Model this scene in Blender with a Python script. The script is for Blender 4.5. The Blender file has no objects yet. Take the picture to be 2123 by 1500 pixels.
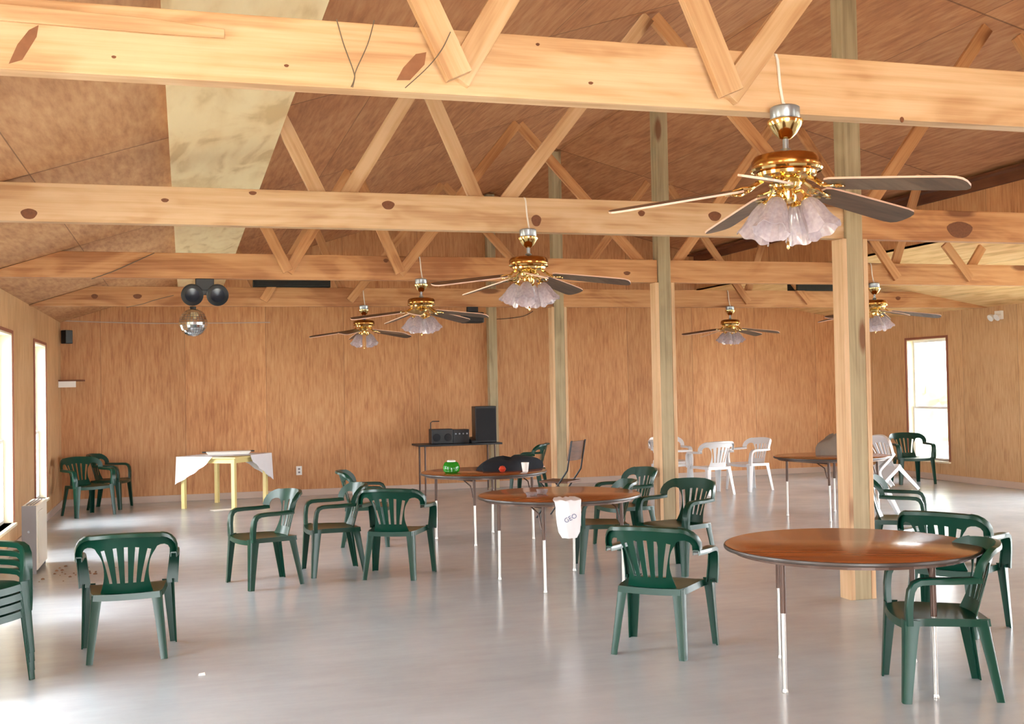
import bpy, bmesh, math, random
from mathutils import Vector, Matrix, Euler
random.seed(7)
sc = bpy.context.scene
COL = sc.collection
PI = math.pi

# ------------------------------------------------------------ camera, world, light, exposure
F_PX, YAW, PITCH, ROLL = 2320.05, math.radians(16.358), math.radians(1.283), math.radians(1.092)
EYE = Vector((0, 0, 1.65))
Fw = Vector((math.sin(YAW)*math.cos(PITCH), math.cos(YAW)*math.cos(PITCH), math.sin(PITCH)))
r0 = Vector((math.cos(YAW), -math.sin(YAW), 0)); u0 = r0.cross(Fw)
Rt = r0*math.cos(ROLL) - u0*math.sin(ROLL); Up = u0*math.cos(ROLL) + r0*math.sin(ROLL)
cam = bpy.data.cameras.new('camera'); camo = bpy.data.objects.new('camera', cam); COL.objects.link(camo)
cam.sensor_width = 36; cam.lens = 36*F_PX/2123; cam.clip_start = .05; cam.clip_end = 300
camo.matrix_world = Matrix(((Rt.x, Up.x, -Fw.x, EYE.x), (Rt.y, Up.y, -Fw.y, EYE.y), (Rt.z, Up.z, -Fw.z, EYE.z), (0, 0, 0, 1)))
sc.camera = camo
sc.view_settings.view_transform = 'Standard'; sc.view_settings.look = 'None'
sc.view_settings.gamma = 1; sc.view_settings.use_curve_mapping = False
sc.view_settings.exposure = 0.95
sc.cycles.use_denoising = True
sc.cycles.max_bounces = 10; sc.cycles.diffuse_bounces = 6; sc.cycles.transparent_max_bounces = 12
sc.cycles.sample_clamp_indirect = 6

w = bpy.data.worlds.new('world'); sc.world = w; w.use_nodes = True
bg = w.node_tree.nodes['Background']; bg.inputs[0].default_value = (.93, .97, 1, 1); bg.inputs[1].default_value = 15

def light(name, kind, loc, energy, color=(1, 1, 1), **kw):
    l = bpy.data.lights.new(name, kind); l.energy = energy; l.color = color
    o = bpy.data.objects.new(name, l); o.location = loc; COL.objects.link(o)
    for k, v in kw.items(): setattr(l, k, v)
    return o
fl = EYE + Up*.07 - Rt*.05 + Fw*.02
light('camera_flash', 'POINT', fl, 36, (1, .98, .95), shadow_soft_size=.02)

sun = light('sun', 'SUN', (-8, 10, 9), 9, (1, .98, .95), angle=math.radians(9))
sun.rotation_euler = (0, math.radians(-33), 0)

# room measurements
XL, XR, YB, YF = -1.763, 11.845, 17.93, -3.4
HW, HC = 2.742, 2.727
XP, HR = 4.898, 4.886                      # ridge
XB, HBT, HBB = 8.664, 3.91, 3.278          # bulkhead
TY = [4.021, 7.463, 10.959, 14.443]
WZ0, WZ1 = .31, 2.32
WINL = [(14.80, 15.98), (11.78, 12.96), (8.75, 9.93), (5.70, 6.88), (2.65, 3.83), (-.4, .78)]
WINR = [(15.38, 16.42), (10.9, 13.35), (8.0, 10.3), (5.3, 7.35), (3.3, 4.35), (.3, 1.35)]
WINF = [(-1.2, 1.9), (8.6, 10.2)]
def portal(name, loc, rot, sx, sy):
    l = bpy.data.lights.new(name, 'AREA'); l.shape = 'RECTANGLE'; l.size = sx; l.size_y = sy; l.energy = 1
    l.cycles.is_portal = True
    o = bpy.data.objects.new(name, l); o.location = loc; o.rotation_euler = rot; COL.objects.link(o)
zc, zh = (WZ0+WZ1)/2, WZ1-WZ0
for a, b in WINL: portal('window_daylight', (XL-.16, (a+b)/2, zc), (0, -PI/2, 0), zh, b-a)
for a, b in WINR: portal('window_daylight', (XR+.16, (a+b)/2, zc), (0, PI/2, 0), zh, b-a)
for a, b in WINF: portal('doorway_daylight', ((a+b)/2, YF-.16, 1.2), (PI/2, 0, 0), b-a, 2.4)

# ------------------------------------------------------------ materials
def S(r, g, b): return tuple((c/255/12.92 if c/255 <= .04045 else ((c/255+.055)/1.055)**2.4) for c in (r, g, b)) + (1,)
def nm(name):
    m = bpy.data.materials.new(name); m.use_nodes = True
    return m, m.node_tree.nodes, m.node_tree.links, m.node_tree.nodes['Principled BSDF']
def plain(name, col, rough=.5, metal=0, var=0, scale=12, spec=.5, bump=0, coat=0):
    m, N, L, b = nm(name)
    b.inputs['Base Color'].default_value = col; b.inputs['Roughness'].default_value = rough
    b.inputs['Metallic'].default_value = metal; b.inputs['Specular IOR Level'].default_value = spec
    b.inputs['Coat Weight'].default_value = coat
    if var or bump:
        tc = N.new('ShaderNodeTexCoord'); n = N.new('ShaderNodeTexNoise'); n.inputs['Scale'].default_value = scale; n.inputs['Detail'].default_value = 4
        L.new(tc.outputs['Object'], n.inputs['Vector'])
        if var:
            mx = N.new('ShaderNodeMix'); mx.data_type = 'RGBA'
            mx.inputs[6].default_value = tuple(c*(1-var) for c in col[:3])+(1,); mx.inputs[7].default_value = tuple(min(1, c*(1+var)) for c in col[:3])+(1,)
            L.new(n.outputs['Fac'], mx.inputs[0]); L.new(mx.outputs[2], b.inputs['Base Color'])
        if bump:
            bp = N.new('ShaderNodeBump'); bp.inputs['Strength'].default_value = bump; bp.inputs['Distance'].default_value = .01
            L.new(n.outputs['Fac'], bp.inputs['Height']); L.new(bp.outputs[0], b.inputs['Normal'])
    return m
def math_node(N, L, op, a, bv=None, c=None):
    n = N.new('ShaderNodeMath'); n.operation = op
    for i, v in enumerate((a, bv, c)):
        if v is None: continue
        if isinstance(v, (int, float)): n.inputs[i].default_value = v
        else: L.new(v, n.inputs[i])
    return n.outputs[0]
def wood(name, cols, grain='z', fine=22, stretch=.05, panel=0, panel_off=0, seam_y=None, rough=.6, knots=0, objrand=0, pvar=.16, coat=0, figure=.5):
    """procedural timber: stretched noise along the grain, cathedral rings, optional sheet seams and knots"""
    m, N, L, b = nm(name)
    b.inputs['Roughness'].default_value = rough; b.inputs['Coat Weight'].default_value = coat; b.inputs['Coat Roughness'].default_value = .12
    tc = N.new('ShaderNodeTexCoord'); src = tc.outputs['Object']
    sep = N.new('ShaderNodeSeparateXYZ'); L.new(src, sep.inputs[0])
    if objrand:
        oi = N.new('ShaderNodeObjectInfo'); vm = N.new('ShaderNodeVectorMath'); vm.operation = 'MULTIPLY_ADD'
        cb = N.new('ShaderNodeCombineXYZ')
        for i in range(3): L.new(oi.outputs['Random'], cb.inputs[i])
        L.new(cb.outputs[0], vm.inputs[0]); vm.inputs[1].default_value = (37, 19, 23); L.new(src, vm.inputs[2]); src = vm.outputs[0]
    pid = None
    if panel:
        s = math_node(N, L, 'ADD', sep.outputs[0], sep.outputs[1]) if grain == 'z' else sep.outputs[0]
        s = math_node(N, L, 'ADD', s, panel_off + 50*panel); s = math_node(N, L, 'DIVIDE', s, panel)
        pid = math_node(N, L, 'FLOOR', s); fr = math_node(N, L, 'FRACT', s)
        if seam_y:
            s2 = math_node(N, L, 'ADD', sep.outputs[1], seam_y[0]); s2 = math_node(N, L, 'DIVIDE', s2, seam_y[1])
            f2 = math_node(N, L, 'FLOOR', s2); fr2 = math_node(N, L, 'FRACT', s2)
            pid = math_node(N, L, 'MULTIPLY_ADD', f2, 7.31, pid)
        wn = N.new('ShaderNodeTexWhiteNoise'); wn.noise_dimensions = '1D'; L.new(pid, wn.inputs['W'])
        add = N.new('ShaderNodeVectorMath'); add.operation = 'MULTIPLY_ADD'; L.new(wn.outputs['Color'], add.inputs[0])
        add.inputs[1].default_value = (9, 9, 9); L.new(src, add.inputs[2]); src = add.outputs[0]
    def stretched(sc_, st):
        mp = N.new('ShaderNodeMapping'); v = {'x': (st, 1, 1), 'y': (1, st, 1), 'z': (1, 1, st)}[grain]
        mp.inputs['Scale'].default_value = tuple(sc_*k for k in v); L.new(src, mp.inputs[0]); return mp.outputs[0]
    n1 = N.new('ShaderNodeTexNoise'); n1.inputs['Scale'].default_value = 1; n1.inputs['Detail'].default_value = 6; n1.inputs['Roughness'].default_value = .6
    L.new(stretched(fine, stretch), n1.inputs['Vector'])
    n2 = N.new('ShaderNodeTexNoise'); n2.inputs['Scale'].default_value = 1; n2.inputs['Detail'].default_value = 3; n2.inputs['Distortion'].default_value = 1.2
    L.new(stretched(3.2, .3), n2.inputs['Vector'])
    rings = math_node(N, L, 'MULTIPLY', n2.outputs['Fac'], 14); rings = math_node(N, L, 'SINE', rings)
    rings = math_node(N, L, 'MULTIPLY_ADD', rings, .5*figure, 0)
    v = math_node(N, L, 'ADD', n1.outputs['Fac'], math_node(N, L, 'MULTIPLY', rings, .35))
    n3 = N.new('ShaderNodeTexNoise'); n3.inputs['Scale'].default_value = .9; n3.inputs['Detail'].default_value = 2; L.new(src, n3.inputs['Vector'])
    v = math_node(N, L, 'ADD', v, math_node(N, L, 'MULTIPLY_ADD', n3.outputs['Fac'], .35, -.175))
    cr = N.new('ShaderNodeValToRGB'); L.new(v, cr.inputs[0])
    e = cr.color_ramp.elements; e[0].position = .25; e[0].color = cols[0]; e[1].position = .78; e[1].color = cols[-1]
    for i, c in enumerate(cols[1:-1]):
        k = e.new(.25 + .53*(i+1)/(len(cols)-1)); k.color = c
    col = cr.outputs[0]
    def darken(col, fac, dark):
        mx = N.new('ShaderNodeMix'); mx.data_type = 'RGBA'; L.new(fac, mx.inputs[0]); L.new(col, mx.inputs[6]); mx.inputs[7].default_value = dark; return mx.outputs[2]
    if knots:
        mp = N.new('ShaderNodeMapping'); kv = {'x': (.55, 1.9, 1.9), 'y': (1.9, .55, 1.9), 'z': (1.9, 1.9, .55)}[grain]
        mp.inputs['Scale'].default_value = tuple(knots*k for k in kv); L.new(src, mp.inputs[0])
        vo = N.new('ShaderNodeTexVoronoi'); vo.inputs['Scale'].default_value = 1; L.new(mp.outputs[0], vo.inputs['Vector'])
        gate = N.new('ShaderNodeSeparateColor'); L.new(vo.outputs['Color'], gate.inputs[0])
        g = math_node(N, L, 'LESS_THAN', gate.outputs[0], .6)
        nd = math_node(N, L, 'MULTIPLY_ADD', n1.outputs['Fac'], .06, vo.outputs['Distance'])
        k = N.new('ShaderNodeMapRange'); L.new(nd, k.inputs[0]); k.inputs[1].default_value = .19; k.inputs[2].default_value = .13
        k.inputs[3].default_value = 0; k.inputs[4].default_value = .85
        col = darken(col, math_node(N, L, 'MULTIPLY', k.outputs[0], g), S(112, 62, 30))
    if panel:
        hv = N.new('ShaderNodeHueSaturation'); L.new(col, hv.inputs['Color'])
        L.new(math_node(N, L, 'MULTIPLY_ADD', wn.outputs['Value'], pvar*2, 1-pvar), hv.inputs['Value']); col = hv.outputs[0]
        d = math_node(N, L, 'LESS_THAN', math_node(N, L, 'ABSOLUTE', math_node(N, L, 'SUBTRACT', fr, .5)), .5-.0035/panel)
        if seam_y:
            d2 = math_node(N, L, 'LESS_THAN', math_node(N, L, 'ABSOLUTE', math_node(N, L, 'SUBTRACT', fr2, .5)), .5-.011/seam_y[1])
            d = math_node(N, L, 'MULTIPLY', d, d2)
        inv = math_node(N, L, 'MULTIPLY_ADD', d, -.6, .6)
        col = darken(col, inv, S(80, 45, 22))
    if objrand:
        hv = N.new('ShaderNodeHueSaturation'); L.new(col, hv.inputs['Color'])
        L.new(math_node(N, L, 'MULTIPLY_ADD', oi.outputs['Random'], objrand*2, 1-objrand), hv.inputs['Value']); col = hv.outputs[0]
    L.new(col, b.inputs['Base Color'])
    bp = N.new('ShaderNodeBump'); bp.inputs['Strength'].default_value = .25; bp.inputs['Distance'].default_value = .004
    L.new(n1.outputs['Fac'], bp.inputs['Height']); L.new(bp.outputs[0], b.inputs['Normal'])
    return m

M = {}
M['ply_wall'] = wood('plywood_wall', [S(172, 112, 70), S(201, 145, 97), S(215, 166, 117)], 'z', 40, .10, figure=.25, panel=1.22, panel_off=.35, pvar=.08)
M['ply_side'] = wood('plywood_side_wall', [S(178, 134, 92), S(204, 164, 120), S(216, 180, 138)], 'z', 40, .1, figure=.25, panel=1.22, pvar=.06)
M['ply_ceil'] = wood('plywood_ceiling', [S(164, 114, 76), S(192, 144, 102), S(208, 164, 120)], 'y', 26, .15, figure=.3, panel=1.22, panel_off=.9, seam_y=(20.346, 3.474), pvar=.08, rough=.75)
M['ply_ceil_dark'] = wood('reddish_plywood_ceiling', [S(146, 90, 56), S(176, 119, 78), S(194, 143, 100)], 'y', 26, .1, figure=.3, panel=1.22, panel_off=-.07, seam_y=(20.346, 3.474), pvar=.1, rough=.75)
M['ply_ceil_window_lit'] = wood('window_lit_plywood_ceiling', [S(196, 150, 92), S(226, 186, 128), S(238, 204, 150)], 'y', 12, .1, panel=1.22, pvar=.05, rough=.75)  # paler yellow copy of the ceiling plywood, window light painted into the colour
M['ply_new'] = wood('new_plywood', [S(206, 178, 132), S(226, 202, 158), S(234, 214, 172)], 'y', 7, .16, rough=.7, figure=1.3)
M['pine'] = wood('pine_beam', [S(184, 140, 98), S(206, 168, 126), S(219, 186, 148)], 'x', 34, .03, knots=1.7, objrand=.07, rough=.55, figure=.9)
M['pine_falloff'] = wood('flash_falloff_pine', [S(158, 102, 60), S(188, 134, 86), S(204, 154, 106)], 'x', 34, .03, knots=1.7, objrand=.06, rough=.55, figure=.9)  # darker, redder pine copy; flash falloff painted into far and right-hand timber
M['flash_lit_edge'] = plain('flash_lit_blade_edge', S(214, 180, 160), .4, var=.05)  # flash light painted onto the side faces of the blades as a paler colour
M['pine_post'] = wood('pine_post', [S(184, 142, 104), S(204, 168, 128), S(218, 184, 148)], 'z', 34, .03, knots=1.7, objrand=.05, rough=.55)
M['grey_post'] = wood('weathered_post', [S(134, 118, 90), S(166, 150, 118), S(182, 166, 134)], 'z', 34, .03, knots=1.8, objrand=.05, rough=.7)
M['table_top'] = wood('walnut_laminate', [S(116, 56, 24), S(144, 76, 34), S(160, 90, 44)], 'x', 30, .04, rough=.22, coat=.4)
M['blade'] = wood('fan_blade_wood', [S(72, 58, 48), S(98, 80, 66), S(116, 98, 82)], 'x', 30, .05, rough=.35)
M['brown_wood'] = wood('brown_wood', [S(70, 38, 20), S(96, 56, 30), S(110, 68, 40)], 'x', 30, .05, rough=.5)
M['band'] = plain('dark_edge_band', S(62, 52, 46), .35)
M['green'] = plain('green_plastic', S(7, 54, 40), .3, var=.06, scale=5, spec=.32)
M['white_plastic'] = plain('white_plastic', S(226, 226, 228), .35, var=.02, scale=5)
M['chrome'] = plain('chrome', S(196, 192, 186), .32, 1, var=.03, scale=20)
M['brown_metal'] = plain('brown_painted_steel', S(78, 54, 42), .35, .3, var=.08, scale=20)
M['brass'] = plain('polished_brass', S(236, 205, 138), .12, 1, var=.06, scale=8)
M['brass_dark'] = plain('antique_brass', S(176, 124, 66), .2, 1, var=.1, scale=8)
M['steel'] = plain('galvanised_steel', S(150, 156, 164), .35, .8, var=.08, scale=14)
M['black'] = plain('black_plastic', S(22, 24, 28), .4, var=.15, scale=15)
M['black_cloth'] = plain('black_cloth', S(24, 28, 36), .9, var=.3, scale=15, bump=.3)
M['grille'] = plain('speaker_grille', S(30, 30, 34), .8, var=.3, scale=120)
M['yellow'] = plain('yellow_paint', S(228, 208, 140), .45, var=.05, scale=10)
M['white_cloth'] = plain('white_cloth', S(232, 232, 236), .85, var=.03, scale=20, bump=.2)
M['cream'] = plain('cream_paint', S(240, 228, 200), .5, var=.03, scale=8)
M['sash'] = plain('white_sash', S(238, 238, 236), .4, var=.02, scale=8)
M['ac_white'] = plain('off_white_enamel', S(232, 226, 212), .45, var=.04, scale=9)
M['ac_grey'] = plain('grey_side_panel', S(140, 138, 142), .5, var=.06, scale=9)
M['baseboard'] = plain('painted_baseboard', S(196, 176, 164), .55, var=.06, scale=6)
M['cord'] = plain('white_cord', S(236, 230, 222), .5, var=.02)
M['wire'] = plain('grey_wire', S(110, 96, 80), .6, var=.05)
M['paper'] = plain('white_paper', S(240, 238, 232), .7, var=.03)
M['blue_ink'] = plain('blue_print', S(96, 108, 146), .6, var=.05)
M['red'] = plain('red_plastic', S(196, 64, 40), .4, var=.08)
M['dark_hole'] = plain('dark_vent', S(20, 26, 24), .7, var=.2, scale=30)
M['bark'] = plain('brown_bark_stain', S(142, 94, 64), .8, var=.3, scale=25)
M['dark_trim'] = wood('dark_trim', [S(84, 44, 24), S(108, 60, 34), S(120, 72, 44)], 'y', 20, .05, rough=.7)
M['red_trim'] = plain('red_brown_casing', S(150, 92, 70), .6, var=.08)
M['ground'] = plain('pale_gravel', S(176, 172, 150), .9, var=.2, scale=2)
M['leaf'] = plain('shrub_foliage', S(196, 204, 176), .8, var=.3, scale=6)
def mirror_mat():
    m = plain('mirror_facets', S(235, 238, 240), .06, 1, var=.02, scale=3); return m
M['mirror'] = mirror_mat()
# green glass and clear glass that let daylight through
def thin_glass(name, tint, gloss, rough=.05, alpha=.85, frost=0):
    m, N, L, b = nm(name); N.remove(b); out = N['Material Output']
    tr = N.new('ShaderNodeBsdfTransparent'); tr.inputs[0].default_value = tint
    gl = N.new('ShaderNodeBsdfGlossy'); gl.inputs['Roughness'].default_value = rough
    mx = N.new('ShaderNodeMixShader')
    fr = N.new('ShaderNodeFresnel'); fr.inputs[0].default_value = 1.45
    f = math_node(N, L, 'MULTIPLY_ADD', fr.outputs[0], .8, gloss)
    L.new(f, mx.inputs[0]); L.new(tr.outputs[0], mx.inputs[1]); L.new(gl.outputs[0], mx.inputs[2])
    last = mx.outputs[0]
    if frost:
        df = N.new('ShaderNodeBsdfDiffuse'); df.inputs[0].default_value = S(225, 215, 222) if name != 'green_glass' else S(70, 190, 60)
        tl = N.new('ShaderNodeBsdfTranslucent'); tl.inputs[0].default_value = S(225, 215, 222) if name != 'green_glass' else S(70, 190, 60)
        a = N.new('ShaderNodeMixShader'); a.inputs[0].default_value = .4; L.new(df.outputs[0], a.inputs[1]); L.new(tl.outputs[0], a.inputs[2])
        tc = N.new('ShaderNodeTexCoord'); wv = N.new('ShaderNodeTexNoise'); wv.inputs['Scale'].default_value = 60; L.new(tc.outputs['Object'], wv.inputs['Vector'])
        ff = math_node(N, L, 'MULTIPLY_ADD', wv.outputs['Fac'], .35, frost-.17)
        m2 = N.new('ShaderNodeMixShader'); L.new(ff, m2.inputs[0]); L.new(last, m2.inputs[1]); L.new(a.outputs[0], m2.inputs[2]); last = m2.outputs[0]
    L.new(last, out.inputs[0]); return m
M['pane'] = thin_glass('window_glass', (1, 1, 1, 1), .02)
M['shade'] = thin_glass('pressed_glass_shade', (.98, .95, .96, 1), .12, .12, frost=.5)
M['green_glass'] = thin_glass('green_glass', S(70, 200, 60), .05, .05, frost=.45)
M['dish_glass'] = thin_glass('clear_glass_dish', S(235, 235, 230), .15, .05, frost=.2)
def floor_mat():
    m, N, L, b = nm('painted_concrete')
    tc = N.new('ShaderNodeTexCoord')
    n = N.new('ShaderNodeTexNoise'); n.inputs['Scale'].default_value = .8; n.inputs['Detail'].default_value = 8; n.inputs['Roughness'].default_value = .65; L.new(tc.outputs['Object'], n.inputs['Vector'])
    mp = N.new('ShaderNodeMapping'); mp.inputs['Scale'].default_value = (2, 9, 1); L.new(tc.outputs['Object'], mp.inputs[0])
    n2 = N.new('ShaderNodeTexNoise'); n2.inputs['Scale'].default_value = 1; n2.inputs['Detail'].default_value = 3; L.new(mp.outputs[0], n2.inputs['Vector'])
    v = math_node(N, L, 'MULTIPLY_ADD', n2.outputs['Fac'], .35, n.outputs['Fac'])
    cr = N.new('ShaderNodeValToRGB'); L.new(v, cr.inputs[0]); e = cr.color_ramp.elements
    e[0].position = .4; e[0].color = S(168, 176, 183); e[1].position = .95; e[1].color = S(190, 199, 206)
    L.new(cr.outputs[0], b.inputs['Base Color'])
    L.new(math_node(N, L, 'MULTIPLY_ADD', n.outputs['Fac'], .16, .12), b.inputs['Roughness'])
    bp = N.new('ShaderNodeBump'); bp.inputs['Strength'].default_value = .1; bp.inputs['Distance'].default_value = .01
    L.new(n2.outputs['Fac'], bp.inputs['Height']); L.new(bp.outputs[0], b.inputs['Normal'])
    b.inputs['Specular IOR Level'].default_value = .5
    return m
M['floor'] = floor_mat()

# ------------------------------------------------------------ mesh helpers
class MB:
    def __init__(s): s.v = []; s.f = []
    def add(s, vs, fs):
        o = len(s.v); s.v += [tuple(v) for v in vs]; s.f += [tuple(i+o for i in f) for f in fs]; return s
    def box(s, a, b):
        x0, y0, z0 = a; x1, y1, z1 = b
        return s.add([(x0, y0, z0), (x1, y0, z0), (x1, y1, z0), (x0, y1, z0), (x0, y0, z1), (x1, y0, z1), (x1, y1, z1), (x0, y1, z1)],
                     [(0, 3, 2, 1), (4, 5, 6, 7), (0, 1, 5, 4), (1, 2, 6, 5), (2, 3, 7, 6), (3, 0, 4, 7)])
    def prism(s, poly, a, b, axis='y'):
        n = len(poly); P = []
        for t in (a, b):
            for (p, q) in poly: P.append({'y': (p, t, q), 'x': (t, p, q), 'z': (p, q, t)}[axis])
        return s.add(P, [tuple(range(n)), tuple(range(2*n-1, n-1, -1))] + [(i, i+n, (i+1) % n+n, (i+1) % n) for i in range(n)])
    def lathe(s, prof, n=24, c=(0, 0, 0), M4=None, caps=True):
        P = []; Fs = []
        for (r, z) in prof:
            for k in range(n):
                a = 2*PI*k/n; P.append(Vector((r*math.cos(a), r*math.sin(a), z)))
        if M4: P = [M4 @ p for p in P]
        P = [p+Vector(c) for p in P]
        for j in range(len(prof)-1):
            for k in range(n): Fs.append((j*n+k, j*n+(k+1) % n, (j+1)*n+(k+1) % n, (j+1)*n+k))
        if caps:
            Fs.append(tuple(range(n-1, -1, -1))); Fs.append(tuple((len(prof)-1)*n+k for k in range(n)))
        return s.add(P, Fs)
    def tube(s, pts, r, n=8, caps=True):
        pts = [Vector(p) for p in pts]; rr = r if isinstance(r, (list, tuple)) else [r]*len(pts); P = []; up = None
        for i, p in enumerate(pts):
            d = (pts[min(i+1, len(pts)-1)]-pts[max(i-1, 0)]).normalized()
            if up is None: up = d.orthogonal().normalized()
            up = (up - d*up.dot(d)).normalized(); sd = d.cross(up)
            for k in range(n):
                a = 2*PI*k/n; P.append(p+(up*math.cos(a)+sd*math.sin(a))*rr[i])
        Fs = [(j*n+k, j*n+(k+1) % n, (j+1)*n+(k+1) % n, (j+1)*n+k) for j in range(len(pts)-1) for k in range(n)]
        if caps: Fs += [tuple(range(n-1, -1, -1)), tuple((len(pts)-1)*n+k for k in range(n))]
        return s.add(P, Fs)
    def loft(s, rings, closed=True, caps=True):
        n = len(rings[0]); P = [p for r in rings for p in r]; Fs = []
        for j in range(len(rings)-1):
            for k in range(n if closed else n-1): Fs.append((j*n+k, j*n+(k+1) % n, (j+1)*n+(k+1) % n, (j+1)*n+k))
        if caps and closed: Fs += [tuple(range(n-1, -1, -1)), tuple((len(rings)-1)*n+k for k in range(n))]
        return s.add(P, Fs)
    def mesh(s, name, mat, bevel=0, smooth=False, solid=0, sub=0, weld=False):
        me = bpy.data.meshes.new(name); me.from_pydata(s.v, [], s.f); me.materials.append(mat)
        bm = bmesh.new(); bm.from_mesh(me)
        if weld: bmesh.ops.remove_doubles(bm, verts=bm.verts, dist=1e-4)
        bmesh.ops.recalc_face_normals(bm, faces=bm.faces)
        if solid: bmesh.ops.solidify(bm, geom=bm.faces[:], thickness=solid)
        if sub: bmesh.ops.subdivide_edges(bm, edges=bm.edges[:], cuts=1, use_grid_fill=True, smooth=1)
        if bevel: bmesh.ops.bevel(bm, geom=[e for e in bm.edges if len(e.link_faces) == 2 and e.calc_face_angle(0) > .6], offset=bevel, segments=2, profile=.6, affect='EDGES', clamp_overlap=True)
        bm.to_mesh(me); bm.free()
        if smooth:
            me.polygons.foreach_set('use_smooth', [True]*len(me.polygons))
            bm = bmesh.new(); bm.from_mesh(me)
            for e in bm.edges:
                if len(e.link_faces) == 2 and e.calc_face_angle(0) > .7: e.smooth = False
            bm.to_mesh(me); bm.free()
        return me
    def build(s, name, mat, parent=None, **kw):
        o = bpy.data.objects.new(name, s.mesh(name, mat, **kw)); COL.objects.link(o)
        if parent: o.parent = parent
        return o
def tag(o, label=None, cat=None, group=None, kind=None):
    if label: o['label'] = label
    if cat: o['category'] = cat
    if group: o['group'] = group
    if kind: o['kind'] = kind
    return o
def empty(name, loc=(0, 0, 0), rz=0, label=None, cat=None, group=None, kind=None):
    o = bpy.data.objects.new(name, None); o.location = loc; o.rotation_euler = (0, 0, rz); o.empty_display_size = .1; COL.objects.link(o)
    return tag(o, label, cat, group, kind)
def struct(name, mb, mat, label=None, **kw):
    o = mb.build(name, mat, **kw); o['kind'] = 'structure'
    if label: o['label'] = label
    return o
def copy_tree(o, parent=None):
    c = o.copy(); COL.objects.link(c); c.parent = parent
    for ch in list(o.children): copy_tree(ch, c)
    return c
def px_ray(x, y): return Fw + Rt*((x-1061.5)/F_PX) - Up*((y-750)/F_PX)
def on_y(x, y, Y):
    d = px_ray(x, y); return EYE + d*(Y/d.y)

# ------------------------------------------------------------ the room
struct('ground', MB().box((-40, -40, -.4), (50, 60, -.12)), M['ground'], 'pale open ground outside the hall')
struct('floor', MB().box((XL-.15, YF-.15, -.12), (XR+.15, YB+.15, 0)), M['floor'], 'glossy grey painted concrete floor')
def wall_x(name, x0, x1, wins, mat, label):
    mb = MB(); ys = sorted(wins); y = YF-.15
    for a, b in ys:
        mb.box((x0, y, 0), (x1, a, HW)); mb.box((x0, a, 0), (x1, b, WZ0)); mb.box((x0, a, WZ1), (x1, b, HW)); y = b
    mb.box((x0, y, 0), (x1, YB+.15, HW)); struct(name, mb, mat, label)
wall_x('wall_left', XL-.15, XL, WINL, M['ply_side'], 'tan plywood left wall with tall windows')
wall_x('wall_right', XR, XR+.15, WINR, M['ply_side'], 'tan plywood right wall with a tall bright window')
gable = [(XL, 0), (XR, 0), (XR, HW), (XB, HBB), (XB, HBT), (XP, HR), (XL, HW)]
struct('wall_back', MB().prism(gable, YB, YB+.15), M['ply_wall'], 'orange brown plywood back wall')
mb = MB(); x = XL
for a, b in WINF:
    mb.box((x, YF-.15, 0), (a, YF, 2.5)); x = b
mb.box((x, YF-.15, 0), (XR, YF, 2.5)); mb.prism([(XL, 2.5), (XR, 2.5), (XR, HW), (XB, HBB), (XB, HBT), (XP, HR), (XL, HW)], YF-.15, YF)
struct('wall_front', mb, M['ply_wall'])
T = .03
def slope(name, p, q, mat, label, y0=YF-.15, y1=YB+.15):
    (xa, za), (xb, zb) = p, q
    return struct(name, MB().prism([(xa, za), (xb, zb), (xb, zb+T), (xa, za+T)], y0, y1), mat, label)
XS1, XS2 = -.074, .692
zr = lambda x: HW+(x-XL)*(HR-HW)/(XP-XL)
slope('ceiling', (XL-.15, zr(XL-.15)), (.3, zr(.3)), M['ply_ceil'], 'light brown plywood slope of the ceiling next to the left wall')
struct('trim_1', MB().prism([(-.070, 3.19), (.612, 3.305), (.612, zr(.612)-.001), (-.070, zr(-.07)-.001)], YF, YB-.001), M['ply_new'], 'strip of new pale plywood running down the ceiling')
slope('ceiling', (.3, zr(.3)), (XP, HR), M['ply_ceil_dark'], 'reddish brown plywood slope of the ceiling left of the ridge')
slope('ceiling', (XP, HR), (XB, HBT), M['ply_ceil_dark'], 'reddish brown plywood slope of the ceiling right of the ridge')
slope('ceiling', (XB, HBB), (XR+.15, HW-.03), M['ply_ceil_window_lit'], 'low plywood ceiling along the right wall, window light in its pale colour')
struct('wall_upper', MB().box((XB, YF, HBB), (XB+.04, YB, HBT)), M['ply_wall'], 'short vertical plywood wall between the high and the low ceiling')
struct('trim_2', MB().box((XB-.16, YF, HBT+.0), (XB, YB, HBT-.03)).box((XB-.04, YF, HBT-.14), (XB, YB, HBT-.03)), M['dark_trim'], 'dark board along the top of the short upper wall')
def base(name, a, b): struct(name, MB().box(a, b), M['baseboard'], bevel=.004)
base('baseboard_back', (XL+.016, YB-.016, 0), (XR-.016, YB, .1)); base('baseboard_left', (XL, YF, 0), (XL+.016, YB, .1)); base('baseboard_right', (XR-.016, YF, 0), (XR, YB, .1))
wi = 0
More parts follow.
